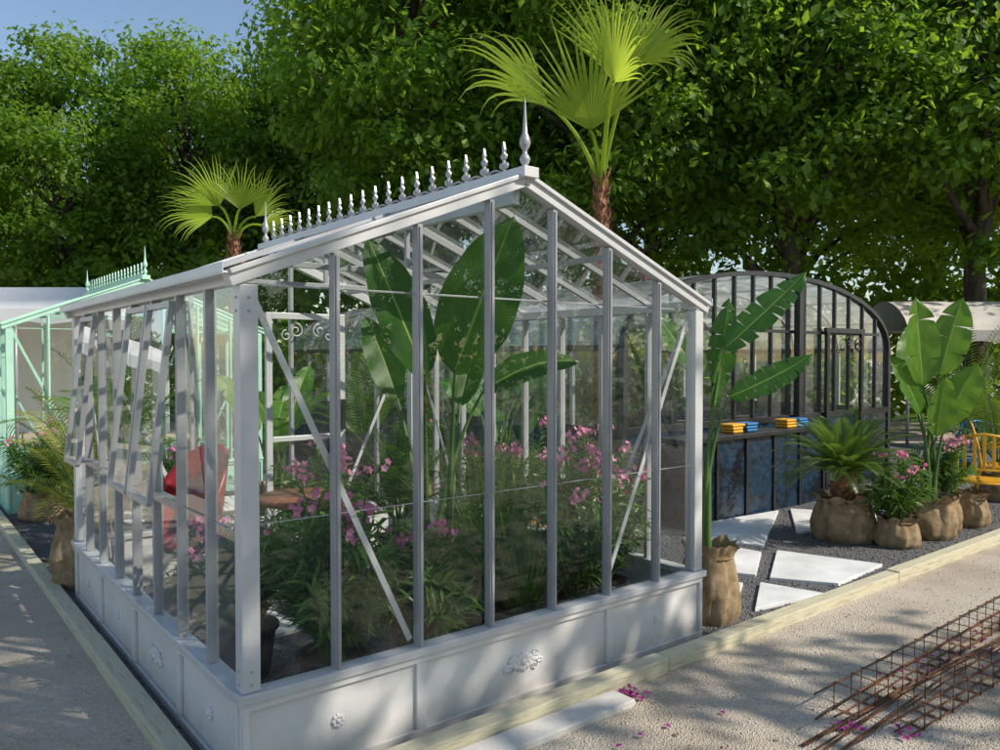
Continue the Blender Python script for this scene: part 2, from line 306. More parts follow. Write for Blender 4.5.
# ---------------------------------------------------------------- greenhouse
def spiral(c,r0,turns,ax,az,n=22,sgn=1,ph=0):
    out=[]
    for i in range(n):
        t=i/(n-1); a=ph+sgn*turns*2*math.pi*t; r=r0*(1-.8*t)
        out.append(Vector(c)+Vector(ax)*(r*math.cos(a))+Vector(az)*(r*math.sin(a)))
    return out
def greenhouse(name,u0,v0,W,L,H,Rg,B,mf,mb,mp,nu=7,nv=8,windows=True,crest=True):
    o=L2W(u0,v0); e=empty(name,(o.x,o.y,0),ROT)
    def rz(u): return H+(Rg-H)*(1-abs(u-W/2)/(W/2))
    f=MB(); b=MB()
    c=.035
    for (x,y) in ((c,c),(W-c,c),(c,L-c),(W-c,L-c)): f.box((x-c,y-c,B+.002),(x+c,y+c,H-.002))
    for y in (0,L):
        s=-1 if y==0 else 1
        f.box((-.02,min(y+s*.02,y-s*.06),B-.035),(W+.02,max(y+s*.02,y-s*.06),B))
    for x in (0,W):
        s=-1 if x==0 else 1
        f.box((min(x+s*.022,x-s*.06),.062,B-.037),(max(x+s*.022,x-s*.06),L-.062,B-.002))
        f.box((min(x+s*.004,x-s*.06),.0,H-.0),(max(x+s*.004,x-s*.06),L,H+.055))
        gx=x+s*.04
        f.beam((gx,-.015,H+.035),(gx,L+.015,H+.035),.06,.008,side=(0,0,1))
        f.beam((x+s*.066,-.015,H+.05),(x+s*.066,L+.015,H+.05),.045,.008,side=(1,0,0))
    sl=math.atan2(Rg-H,W/2)
    for y in (.0,L):
        yy=y+(.02 if y==0 else -.02)
        for s in (0,1):
            x0=-.04 if s==0 else W+.04; z0=H-.04*math.tan(sl)+.03
            f.beam((x0,yy,z0),(W/2,yy,Rg+.03),.06,.06)
            f.beam((x0,yy-(.035 if y==0 else -.035),z0+.025),(W/2,yy-(.035 if y==0 else -.035),Rg+.055),.02,.02)
    f.beam((W/2,-.05,Rg+.06),(W/2,L+.05,Rg+.06),.09,.05,side=(0,0,1))
    f.beam((W/2,0.06,Rg-.03),(W/2,L-.06,Rg-.03),.04,.09,side=(0,0,1))
    for i in range(1,nu):
        u=W*i/nu
        for y,s in ((.022,1),(L-.022,-1)):
            b.beam((u,y,B),(u,y,rz(u)-.01),.026,.045)
            b.beam((u,y-s*.026,B+.005),(u,y-s*.026,rz(u)-.02),.012,.008)
    for i in range(1,nv):
        v=L*i/nv
        for x in (.022,W-.022):
            b.beam((x,v,B),(x,v,H),.026,.045,side=(1,0,0))
        for s in (0,1):
            x0=0 if s==0 else W
            b.beam((x0,v,H+.045),(W/2,v,Rg+.035),.045 if i%3==0 else .028,.022,side=(0,1,0))
    for s in (0,1):
        x=W*.25 if s==0 else W*.75
        b.beam((x,.06,rz(x)+.0),(x,L-.06,rz(x)+.0),.03,.03,side=(0,0,1))
    for v in (L/3,2*L/3):
        b.beam((W*.2,v,rz(W*.2)),(W*.8,v,rz(W*.2)),.03,.03,side=(0,0,1))
        b.beam((W/2,v,rz(W*.2)),(W/2,v,Rg),.025,.025)
    for y in (.058,L-.058):
        f.beam((.06,y,H-.02),(W*2/nu-.02,y,B+.02),.028,.006); f.beam((W-.06,y,H-.02),(W-W*2/nu+.02,y,B+.02),.028,.006)
    for x in (.06,W-.06):
        f.beam((x,L-.06,H-.02),(x,L-L*2/nv,B+.02),.028,.006,side=(1,0,0))
        f.beam((x,.06,H-.02),(x,L*2/nv,B+.02),.028,.006,side=(1,0,0)) if x>W/2 else None
    b.box((.07,.05,H+.0),(W-.07,.055,H+.008))
    for z in (B+.03,B+.08,H-.05,H-.1):
        b.ell((.035,-.001,z),(.006,.004,.006)); b.ell((-.001,.035,z),(.004,.006,.006))
    du0,du1=W*.487,W*.735
    for x in (du0,du1-.05): f.box((x,L-.085,B-.38),(x+.05,L-.047,2.0))
    f.box((du0+.05,L-.085,1.95),(du1-.05,L-.048,2.0)); f.box((du0+.05,L-.085,B),(du1-.05,L-.048,B+.06)); f.box((du0+.05,L-.085,.98),(du1-.05,L-.05,1.02))
    f.build('frame',[mf],e,bevel=.003); b.build('glazing_bars',[mb],e,bevel=.002)
    d=MB(); d.box((du1-.045,L-.11,1.05),(du1-.01,L-.088,1.3)); d.beam((du1-.03,L-.13,1.2),(du1-.15,L-.13,1.2),.018,.018)
    d.build('door_handle',[M_black],e)
    sc=MB()
    for q in (-1,1):
        cx=(du0+du1)/2+q*.1
        sc.tube(spiral((cx,L-.1,1.86),.06,1.4,(1,0,0),(0,0,1),sgn=q,ph=math.pi/2),.006,6)
        sc.tube(spiral((cx+q*.08,L-.1,1.82),.045,1.2,(1,0,0),(0,0,1),sgn=-q,ph=math.pi/2),.006,6)
    sc.build('door_scrolls',[mf],e)
    gl=MB(); gy=.03
    for y in (gy,L-gy):
        # each pane sits at its own very slightly different angle
        for i in range(nu):
            a,c2=max(.05,W*i/nu),min(W-.05,W*(i+1)/nu); t0=R_(-.003,.003)
            ps=[(a,y,B),(c2,y,B),(c2,y,rz(c2))]
            if a<W/2<c2: ps.append((W/2,y,Rg))
            ps.append((a,y,rz(a)))
            gl.add([(q[0],y+t0*(q[0]-a)/(c2-a)*2,q[2]) for q in ps],[tuple(range(len(ps)))])
    wins=[(2,3),(3,4),(6,7)] if windows else []
    x=W-.02; gl.add([(x,.05,B),(x,L-.05,B),(x,L-.05,H),(x,.05,H)],[(0,1,2,3)])
    i=0; x=.02
    while i<nv:
        w=[q for q in wins if q[0]==i]
        j=w[0][1] if w else i+1
        z1=.98 if w else H
        t0=R_(-.003,.003)
        gl.add([(x+t0,max(.05,L*i/nv),B),(x-t0,min(L-.05,L*j/nv),B),(x-t0,min(L-.05,L*j/nv),z1),(x+t0,max(.05,L*i/nv),z1)],[(0,1,2,3)])
        i=j
    gl.build('wall_glass',[M_glass],e)
    gl=MB()
    for s in (0,1):
        x0=-.0 if s==0 else W
        gl.add([(x0,0.03,H+.06),(x0,L-.03,H+.06),(W/2,L-.03,Rg+.05),(W/2,.03,Rg+.05)],[(0,1,2,3)])
    gl.build('roof_glass',[M_glassroof],e)
    q=MB()
    for i in range(nu):
        zz=1.02
        q.box((W*i/nu+.02,.022,zz),(W*(i+1)/nu-.02,.028,zz+.003))
    for i in range(nv): q.box((.012,L*i/nv+.02,.985),(.018,L*(i+1)/nv-.02,.988))
    q.build('glass_seams',[mb],e)
    for (a,c2) in wins:
        w=MB(); va,vb=L*a/nv+.02,L*c2/nv-.02; hh=H-.02-1.0
        t=math.radians(6.5)
        def P(v,k): return (-.01-math.sin(t)*k, v, H-.02-math.cos(t)*k)
        for vv in (va,vb): w.beam(P(vv,0),P(vv,hh),.026,.026,side=(1,0,0))
        for k in (0.015,hh): w.beam(P(va,k),P(vb,k),.026,.026,side=(1,0,0))
        w.beam((-.0,(va+vb)/2,1.0),P((va+vb)/2,hh),.01,.01)
        w.build('window_frame',[mb],e)
        gw=MB(); gw.add([P(va,0),P(vb,0),P(vb,hh),P(va,hh)],[(0,1,2,3)]); gw.build('window_glass',[M_glass],e)
        r=MB(); r.box((.0,va,.96),(.04,vb,1.0)); r.build('window_rail',[mb],e)
    p=MB(); T=B-.037
    def basewall(n0,n1,fix,axis,divs,sgn):
        def bx(a0,a1,z0,z1,d0,d1):
            if axis=='u': p.box((a0,min(fix+sgn*d0,fix+sgn*d1),z0),(a1,max(fix+sgn*d0,fix+sgn*d1),z1))
            else: p.box((min(fix+sgn*d0,fix+sgn*d1),a0,z0),(max(fix+sgn*d0,fix+sgn*d1),a1,z1))
        bx(n0,n1,.0,T,.012,.04)
        bx(n0,n1,.0,.045,-.006,.0118); bx(n0,n1,T-.03,T,-.006,.0118)
        for d in divs:
            a0=max(n0,d-.025); a1=min(n1,d+.025)
            bx(a0,a1,.0452,T-.0302,-.006,.0118)
    basewall(0,W,0,'u',[0,W*2/nu,W*5/nu,W],1); basewall(0,W,L,'u',[0,W/2,W],-1)
    basewall(.041,L-.041,0,'v',[.041,L*2/nv,L*4/nv,L*6/nv,L-.041],1); basewall(.041,L-.041,W,'v',[.041,L/2,L-.041],-1)
    p.build('base_panels',[mp],e,bevel=.003)
    orn=MB()
    def ros(pos,axis,r=.028):
        for k in range(8):
            a=k*math.pi/4; dx=math.cos(a)*r*.65; dz=math.sin(a)*r*.65
            if axis=='u': orn.ell((pos[0]+dx,pos[1],pos[2]+dz),(r*.35,.008,r*.35))
            else: orn.ell((pos[0],pos[1]+dx,pos[2]+dz),(.008,r*.35,r*.35))
        if axis=='u': orn.ell(pos,(r*.4,.015,r*.4))
        else: orn.ell(pos,(.015,r*.4,r*.4))
    def med(pos,axis,s=1.0):
        ros(pos,axis,.04*s)
        for sg in (-1,1):
            for k in range(5):
                dx=sg*(.035+.014*k)*s; dz=(.012*math.sin(k*1.3))*s; rr=.013*s*(1-.13*k)
                for dd in (-1,1):
                    a=(dx, dz+dd*.012*s*(1-k*.15))
                    if axis=='u': orn.ell((pos[0]+a[0],pos[1],pos[2]+a[1]),(rr*1.3,.008,rr))
                    else: orn.ell((pos[0],pos[1]+a[0],pos[2]+a[1]),(.008,rr*1.3,rr))
            c=(pos[0]+sg*.055*s,pos[1]-.004,pos[2]+.022*s) if axis=='u' else (pos[0]-.004,pos[1]+sg*.055*s,pos[2]+.022*s)
            ax=(1,0,0) if axis=='u' else (0,1,0)
            orn.tube(spiral(c,.018*s,1.2,ax,(0,0,1),14,sgn=sg),.003*s,5)
            c=(c[0],c[1],pos[2]-.022*s)
            orn.tube(spiral(c,.018*s,1.2,ax,(0,0,1),14,sgn=-sg),.003*s,5)
    zc=.19
    ros((W/nu,.008,zc),'u',.03); med((W/2,.008,zc),'u',1.25); ros((W*6/nu,.008,zc),'u',.026)
    ros((.008,L/nv,zc),'v',.03); med((.008,L*3/nv,zc),'v',1.1); ros((.008,L*5/nv,zc),'v'); ros((.008,L*7/nv,zc),'v')
    orn.build('ornaments',[mp],e)
    if crest:
        cr=MB()
        half=[(.005,0),(.005,.030),(.018,.026),(.028,.036),(.028,.050),(.018,.056),(.012,.046),(.006,.05),(.0055,.074),(.014,.074),(.020,.086),(.016,.098),(.008,.094),(.006,.108),(.009,.120),(.0,.158)]
        pts=half+[(-x,z) for x,z in half[-2::-1]]
        n=len(pts); z0=Rg+.085
        k=20
        for i in range(1,k):
            v=L*i/k
            vs=[(W/2-.006,v+x*1.05,z0+z) for x,z in pts]+[(W/2+.006,v+x*1.05,z0+z) for x,z in pts]
            cr.add(vs,[tuple(range(n)),tuple(range(2*n-1,n-1,-1))]+[(i2,n+i2,n+(i2+1)%n,(i2+1)%n) for i2 in range(n)])
            cr.ell((W/2,v,z0+.038),(.012,.009,.010)); cr.ell((W/2,v,z0+.088),(.010,.007,.009))
            if i<k-1:
                cr.tube([(W/2,v+t*L/k,z0+.004+.026*math.sin(math.pi*t)) for t in [j/6 for j in range(7)]],.005,5)
        cr.beam((W/2,0,z0-.004),(W/2,L,z0-.004),.018,.02,side=(0,0,1))
        prof=[(.03,0),(.032,.02),(.018,.03),(.013,.05),(.023,.065),(.026,.08),(.018,.095),(.011,.105),(.011,.12),(.022,.135),(.027,.155),(.022,.178),(.013,.2),(.009,.25),(.004,.34),(.0005,.37)]
        cr.lathe(prof,(W/2,-.0,Rg+.05)); cr.lathe(prof,(W/2,L,Rg+.05))
        cr.build('ridge_cresting',[mb if mf is M_frame else mf],e)
    return e
greenhouse('greenhouse',0,0,2.73,3.15,1.92,2.455,.40,M_frame,M_bar,M_panel)
greenhouse('greenhouse',0,6.7,2.73,3.15,1.95,2.5,.40,M_mint,M_mint,M_mint,windows=False)

# ---------------------------------------------------------------- arched greenhouse
o=L2W(4.5,2.25); e=empty('arched_greenhouse',(o.x,o.y,0),ROT)
AW,AL,AS,AT=5.3,7.6,1.74,2.60
def arch(t):
    a=math.pi*(1-t); return (AW/2+AW/2*math.cos(a), AS+(AT-AS)*math.sin(a)**.9)
def archz(x):
    c=min(1,max(-1,(x-AW/2)/(AW/2))); return AS+(AT-AS)*math.sqrt(max(0,1-c*c))**.9
blk=MB(); rib=MB()
A=[arch(i/24) for i in range(25)]
for y in (0,AL):
    for i in range(24): blk.beam((A[i][0],y,A[i][1]),(A[i+1][0],y,A[i+1][1]),.05,.08)
    for x in (0,AW): blk.box((x-.035,y-.04,0),(x+.035,y+.04,AS))
    blk.box((0,y-.035,.9),(AW,y+.035,.97)); blk.box((0.04,y-.03,1.93),(AW-.3,y+.03,1.965))
    n=15
    for i in range(1,n):
        x=AW*i/n; blk.box((x-.015,y-.022,.97),(x+.015,y+.022,archz(x)-.02))
blk.box((2.89,-.12,0),(2.98,-.045,2.56))
for x in (3.6,4.45): blk.box((x-.03,-.09,0),(x+.03,-.05,1.95))
blk.box((3.55,-.092,1.95),(4.5,-.05,2.01))
blk.tube(spiral((4.3,-.1,1.8),.1,1.5,(1,0,0),(0,0,1)),.012,6); blk.tube(spiral((4.05,-.1,1.86),.07,1.5,(1,0,0),(0,0,1),sgn=-1),.01,6)
blk.box((-.035,0.04,.9),(.035,AL-.04,.96)); blk.box((AW-.035,.04,.9),(AW+.035,AL-.04,.96))
for x in (0,AW): blk.box((x-.03,.04,AS-.03),(x+.03,AL-.04,AS+.03))
blk.build('frame',[M_black],e)
ny=11
for k in range(1,ny):
    y=AL*k/ny
    for i in range(0,24,2): rib.beam((A[i][0],y,A[i][1]),(A[i+2][0],y,A[i+2][1]),.03,.04)
    for x in (0,AW): rib.box((x-.02,y-.02,.96),(x+.02,y+.02,AS))
for i in (3,6,9,12,15,18,21): rib.beam((A[i][0],.04,A[i][1]),(A[i][0],AL-.04,A[i][1]),.03,.03,side=(0,0,1))
rib.build('roof_ribs',[M_bar],e)
gl=MB()
for i in range(24): gl.add([(A[i][0],.02,A[i][1]+.02),(A[i+1][0],.02,A[i+1][1]+.02),(A[i+1][0],AL-.02,A[i+1][1]+.02),(A[i][0],AL-.02,A[i][1]+.02)],[(0,1,2,3)])
gl.build('roof_glass',[M_glassold],e)
gl=MB()
for y in (0,AL): gl.add([(0,y,.95),(AW,y,.95)]+[(x,y,z) for x,z in A[::-1]],[tuple(range(27))])
for x in (0,AW): gl.add([(x,0,.95),(x,AL,.95),(x,AL,AS),(x,0,AS)],[(0,1,2,3)])
gl.build('wall_glass',[M_glassw],e)
w=MB()
w.box((0.04,-.02,0),(AW-.04,.02,.9)); w.box((-.02,.04,0),(.02,AL-.04,.9)); w.box((AW-.02,.04,0),(AW+.02,AL-.04,.9)); w.box((.04,AL-.02,0),(AW-.04,AL+.02,.9))
w.build('base_wall',[M_counter],e)
o2=L2W(5.0,1.85); e2=empty('bar_counter',(o2.x,o2.y,0),ROT)
w=MB(); w.box((-.1,0,0),(2.45,.22,.82)); w.build('counter_body',[M_counter],e2,bevel=.01)
w=MB()
for i in range(6): w.box((-.1+i*.5,-.02,0),(-.06+i*.5,-.002,.82))
w.build('counter_posts',[M_black],e2)
w=MB(); w.box((-.15,-.05,.822),(2.5,.28,.87)); w.build('counter_top',[M_black],e2,bevel=.005)
for k,(x,mt) in enumerate([(.75,M_yellow),(1.0,M_blue),(1.75,M_yellow),(1.98,M_blue)]):
    t=MB()
    for j in range(3): t.box((x+R_(-.02,.02),.04,.872+j*.032),(x+.2+R_(-.02,.02),.2,.9+j*.032))
    p=L2W(5.0,1.85); t.build('folded_towel',[mt],None,(p.x,p.y,0),ROT,bevel=.012)

# ---------------------------------------------------------------- marquees
def marquee(name,x0,x1,y0,y1,ze,zr,mat,back=True):
    e=empty(name,((x0+x1)/2,y0,0)); hx=(x1-x0)/2; D=y1-y0
    r=MB(); k=12
    prof=[(D*i/k, ze+(zr-ze)*math.sin(math.pi*i/k)**.7) for i in range(k+1)]
    vs=[(-hx,y,z) for y,z in prof]+[(hx,y,z) for y,z in prof]
    r.add(vs,[(i,k+1+i,k+2+i,i+1) for i in range(k)]+[tuple(range(k,-1,-1)),tuple(range(k+1,2*k+2))],0,None,True)
    n=max(2,int((x1-x0)/1.2))
    for i in range(n):
        a=-hx+2*hx*i/n; b_=-hx+2*hx*(i+1)/n
        r.add([(a,-.01,ze),(b_,-.01,ze),(b_,-.01,ze-.2),((a+b_)/2,-.01,ze-.28),(a,-.01,ze-.2)],[(4,3,2,1,0)])
    r.build('canopy',[mat],e)
    p=MB()
    for i in range(0,n+1,2):
        a=-hx+2*hx*i/n
        p.tube([(a,.03,0),(a,.03,ze)],.03); p.tube([(a,D-.03,0),(a,D-.03,ze)],.03)
    p.build('poles',[M_bar],e)
    if back: w=MB(); w.box((-hx,D-.06,0),(hx,D-.03,ze)); w.build('back_wall',[mat],e)
marquee('marquee',-16,-7.2,13.6,17.0,2.5,3.0,M_canvas)
marquee('marquee',7.6,11.6,14.5,16.5,2.15,2.75,M_grey,False)
marquee('marquee',10.2,15,12.6,14.2,2.0,2.5,M_canvas,False)

# ---------------------------------------------------------------- trees
def tree_mesh(seed,ncl=150,nleaf=260,sparse=1.0,lsize=.175):
    rs=np.random.default_rng(seed); random.seed(seed)
    g=MB()
    tp=[V(0,0,-.1),V(R_(-.1,.1),R_(-.1,.1),1.5),V(R_(-.2,.2),R_(-.2,.2),3.2),V(R_(-.3,.3),R_(-.3,.3),5.5),V(R_(-.4,.4),R_(-.4,.4),8),V(R_(-.5,.5),R_(-.5,.5),10.4)]
    g.tube(tp,[.28,.22,.19,.14,.08,.02],10,0)
    Vv=[];Qq=[];Cc=[]
    for k in range(ncl):
        while True:
            d=rs.normal(size=3); d/=np.linalg.norm(d)
            rr=rs.uniform(.35,1)**.6
            c=np.array([d[0]*3.1*rr,d[1]*3.1*rr,7.3+d[2]*4.3*rr])
            if c[2]>2.6: break
        if c[2]>9: c[:2]*=.8
        if k%5==0:
            zt=min(9.5,max(2.4,c[2]-1.6)); i=0
            for j in range(5):
                if tp[j].z<=zt<=tp[j+1].z: i=j
            f=(zt-tp[i].z)/(tp[i+1].z-tp[i].z); b0=tp[i].lerp(tp[i+1],f); cv=Vector(c)
            mid=b0.lerp(cv,.5)+V(0,0,.35)
            g.tube([b0,b0.lerp(mid,.5)+V(R_(-.1,.1),R_(-.1,.1),.1),mid,cv],[.085,.065,.045,.012],6,0)
        n=int(nleaf*rs.uniform(.6,1.2)*sparse); R=rs.uniform(.45,1.1)
        dd=rs.normal(size=(n,3)); dd[:,2]+=.25; dd/=np.linalg.norm(dd,axis=1)[:,None]
        pos=c+dd*(R*rs.uniform(.15,1,(n,1))**.6)*np.array([1.2,1.2,.6])
        pos+=rs.normal(0,.1,(n,3))
        nr=dd*.6+np.array([0,0,.6])+rs.normal(0,.35,(n,3)); nr/=np.linalg.norm(nr,axis=1)[:,None]
        a=rs.normal(size=(n,3)); a-=nr*(a*nr).sum(1)[:,None]; a/=np.linalg.norm(a,axis=1)[:,None]
        a[:,2]-=.35; b_=np.cross(nr,a)
        s=(rs.uniform(.6,1.2,(n,1))*lsize)
        v0=pos-a*s*.5; v1=pos+b_*s*.3+a*s*.1; v2=pos+a*s*.5-nr*s*.1; v3=pos-b_*s*.3+a*s*.1
        Vv.append(np.stack([v0,v1,v2,v3],1).reshape(-1,3)); Cc.append(np.repeat(np.clip(rs.normal(.4,.22,n)+rs.uniform(-.35,.35),0,1),4))
    Vv=np.concatenate(Vv); Cc=np.concatenate(Cc); nb=len(g.v); nq=len(Vv)//4
    g.v.extend(Vv.tolist()); g.f.extend((np.arange(nq*4).reshape(-1,4)+nb).tolist()); g.m.extend([1]*nq); g.sm.extend([False]*nq); g.uv.extend([(0,0)]*(nq*4)); g.c.extend(Cc.tolist())
    ob=g.build('chestnut_tree',[M_bark,M_tree]); me=ob.data; bpy.data.objects.remove(ob); return me
TM=[tree_mesh(1),tree_mesh(2),tree_mesh(3),tree_mesh(4,64,70,1.0,.26)]
def tree(x,y,s,k,sz=None):
    ob=bpy.data.objects.new('chestnut_tree',TM[k]); scene.collection.objects.link(ob)
    ob.location=(x,y,0); ob.rotation_euler=(0,0,(x*1.7+y*2.3)%6.28); ob.scale=(s,s,sz or s)
trees=[(-15.5,20,.86),(-12,21.5,.90),(-9,23,.97),(-6.4,25,1.0),(-18.5,23,.87),
 (-1.9,18.6,1.14),(2.3,17.6,1.15),(6.4,17.9,1.18),(10.5,17.2,1.15),(14.6,17.3,1.18),
 (-17,28,.85),(-12.5,29,.85),(-3.5,24,1.1),(.5,23.5,1.25),(4.6,23.8,1.25),(8.8,23.4,1.25),(13,23.8,1.25),(17.5,23.5,1.25)]
for i,(x,y,s) in enumerate(trees): tree(x,y,s,i%3)
# sparse shade trees beside the viewpoint
for i,(x,y,s) in enumerate([(9.4,-.6,.92),(7.2,-4.2,.95)]): tree(x,y,s,3)
# unseen trees added far right so the panes mirror dark foliage
for i,(x,y,s) in enumerate([(23,-13,.9),(23.5,-8,.92),(23,-3,.9),(24,2,.9)]): tree(x,y,s,i%3)

def hedge(name,x0,x1,y0,y1,h,n,mat,ls=.1,seed=5,ny=-.6,nx=0):
    g=MB(); rs=np.random.default_rng(seed)
    p=np.stack([rs.uniform(x0,x1,n),rs.uniform(y0,y1,n),h*rs.uniform(0,1,n)**.8],1); p[:,2]*=1+.12*np.sin((p[:,0]+p[:,1])*2.1)+.08*np.sin((p[:,0]-p[:,1])*5.3)
    nr=rs.normal(size=(n,3)); nr[:,1]+=ny; nr[:,0]+=nx; nr[:,2]+=.5; nr/=np.linalg.norm(nr,axis=1)[:,None]
    a=rs.normal(size=(n,3)); a-=nr*(a*nr).sum(1)[:,None]; a/=np.linalg.norm(a,axis=1)[:,None]; b_=np.cross(nr,a); s=rs.uniform(.7,1.3,(n,1))*ls
    Vv=np.stack([p-a*s,p+b_*s*.5,p+a*s,p-b_*s*.5],1).reshape(-1,3)
    g.v=Vv.tolist(); g.f=np.arange(4*n).reshape(-1,4).tolist(); g.m=[0]*n; g.sm=[False]*n; g.uv=[(0,0)]*(4*n); g.c=np.repeat(rs.uniform(0,.8,n),4).tolist()
    g.build(name,[mat])
hedge('hedge',-24,26,19.5,21,3.9,32000,M_tree,.16)
hedge('hedge',-5.5,6.5,13.6,14.8,2.1,9000,M_tree,.11,6)
hedge('hedge',18,19.2,-18,9,3.6,9000,M_tree,.2,7,0,-.6)  # unseen hedge, added on the right to darken what the panes mirror

# ---------------------------------------------------------------- plant builders
def sack(name,loc,r=.25,h=.42,seed=0,parent=None):
    g=MB(); n=56; k=18; ph=seed*1.7; vs=[]
    for i in range(k+1):
        t=i/k
        pr=np.interp(t,[0,.12,.4,.7,.84,.9,1],[.9,1.03,1.06,.93,.80,.86,.98])
        for j in range(n):
            a=2*math.pi*j/n
            fold=.05*math.sin(5*a+ph+2*t)+.04*math.sin(11*a+ph*2-3*t)+.035*math.sin(17*a+ph)*(t**2)*1.6+.035*math.sin(3*a+6*t+ph)+.018*math.sin(23*a-9*t+ph)
            rr=r*(pr+fold); z=h*t+ r*((.07*math.sin(7*a+ph)+.04*math.sin(3*a) if t>.95 else 0)+.03*math.sin(9*a+8*t)*t)
            vs.append((rr*math.cos(a),rr*math.sin(a),max(0.0,z)))
    fs=[(i*n+j,i*n+(j+1)%n,(i+1)*n+(j+1)%n,(i+1)*n+j) for i in range(k) for j in range(n)]
    g.add(vs,fs,0,None,True)
    g.add([(r*.8*math.cos(2*math.pi*j/n),r*.8*math.sin(2*math.pi*j/n),h*.88) for j in range(n)],[tuple(range(n))],1)
    tr=[( r*.86*math.cos(2*math.pi*j/24), r*.86*math.sin(2*math.pi*j/24), h*.84) for j in range(25)]
    g.tube(tr,.007,5,0,False)
    if parent: return g.build('burlap_sack',[M_burlap,M_soil],parent)
    return g.build(name,[M_burlap,M_soil],None,loc)
def blackpot(parent,r=.16,h=.26):
    g=MB(); g.lathe([(r*.75,0),(r*.95,h*.93),(r*1.04,h*.93),(r*1.04,h),(r*.93,h),(r*.9,h*.9)],n=24,mat=0); g.lathe([(r*.88,h*.88),(r*.01,h*.9)],n=16,mat=1); g.build('pot',[M_pot,M_soil],parent)
def blade(g,b,d,nrm,Ln,W,bend=.5,fold=.25,mat=0,seed=0,rows=26,tear=.0):
    rs=random.Random(seed); d=Vector(d).normalized(); b=Vector(b); nrm=Vector(nrm); p=b.copy(); C=[]
    for i in range(rows+1):
        t=i/rows; sd=d.cross(nrm).normalized(); n=sd.cross(d).normalized()
        w=W/2*max(0.0,math.sin(math.pi*min(1,t**.8)))**.62
        if i==rows: w=0.001
        C.append((p.copy(),d.copy(),sd,n,w,t))
        d=(d+V(0,0,-1)*(bend/rows)*(.3+t*1.4)).normalized(); nrm=n
        p=p+d*(Ln/rows)
    col=rs.random()
    for side in (-1,1):
        i0=0
        while i0<rows:
            i1=rows if tear<=0 else min(rows,i0+rs.choice([2,3,3,4,6,8] if tear>.5 else [5,7,9,12]))
            if tear>0 and i0<3: i1=max(i1,4)
            mid=(i0+i1)/2; vs=[];uv=[]; sag=rs.uniform(0,.22)*tear; gap=.11*min(1,tear*1.5)
            for i in range(i0,i1+1):
                p,dd,sd,n,w,t=C[i]
                for s in (0,.33,.66,1):
                    rip=.02*W*math.sin(t*21+s*3+seed)*s
                    sh=(mid-i)/rows*Ln*gap*2*s*s if tear>0 else 0
                    q=p+sd*(side*s*w*math.cos(fold))+n*(s*w*math.sin(fold)+rip-sag*w*s*s)-V(0,0,1)*(.06*W*s*s)+dd*(sh+ w*s*.12)
                    vs.append(q); uv.append((.5+side*s/2,t))
            fs=[]
            for i in range(i1-i0):
                for j in range(3):
                    f=(i*4+j,i*4+j+1,(i+1)*4+j+1,(i+1)*4+j); fs.append(f if side>0 else f[::-1])
            g.add(vs,fs,mat,uv,True,col)
            i0=i1
def bez(a,c,b,n=9):
    return [a*(1-t)**2+c*2*t*(1-t)+b*t*t for t in [i/(n-1) for i in range(n)]]
def strel(name,loc,leaves,pot='sack',pr=.22,ph=.4,young=False,seed=0,tear=.4):
    loc=Vector(loc); e=empty(name,loc)
    if pot=='sack': sack('',None,pr,ph,seed,e)
    else: blackpot(e,pr,ph)
    g=MB()
    for i,(bp_,d,nr,Ln,W,bend) in enumerate(leaves):
        bp_=Vector(bp_)-loc; a=random.Random(seed*31+i).uniform(0,6.28)
        st=V(.05*math.cos(a),.05*math.sin(a),ph*.8)
        ctl=V(st.x*1.5+(bp_.x-st.x)*.25,st.y*1.5+(bp_.y-st.y)*.25,st.z+(bp_.z-st.z)*.62)
        P=bez(st,ctl,bp_,12); g.tube(P,[.024-.017*k/11 for k in range(12)],7,1,False)
        blade(g,bp_,d,nr,Ln,W,bend,.28,0,seed*10+i,26,tear)
    g.build('leaves',[M_strelY if young else M_strel,M_stem],e); return e
def rand_strel(name,loc,n,h,Ln,W,**kw):
    lv=[]; rs=random.Random(kw.get('seed',1)*77)
    for i in range(n):
        a=i*2.4+rs.uniform(-.3,.3); k=rs.uniform(.65,1); out=rs.uniform(.08,.28)
        b=Vector(loc)+V(out*math.cos(a),out*math.sin(a),h*k)
        d=V(math.cos(a)*.55,math.sin(a)*.55,rs.uniform(.5,1.3)); nr=V(-math.cos(a)*.6+rs.uniform(-.4,.4),-math.sin(a)*.6-.7,.5)
        lv.append((b,d,nr,Ln*rs.uniform(.7,1.05),W*rs.uniform(.75,1),rs.uniform(.5,1.3)))
    return strel(name,loc,lv,**kw)
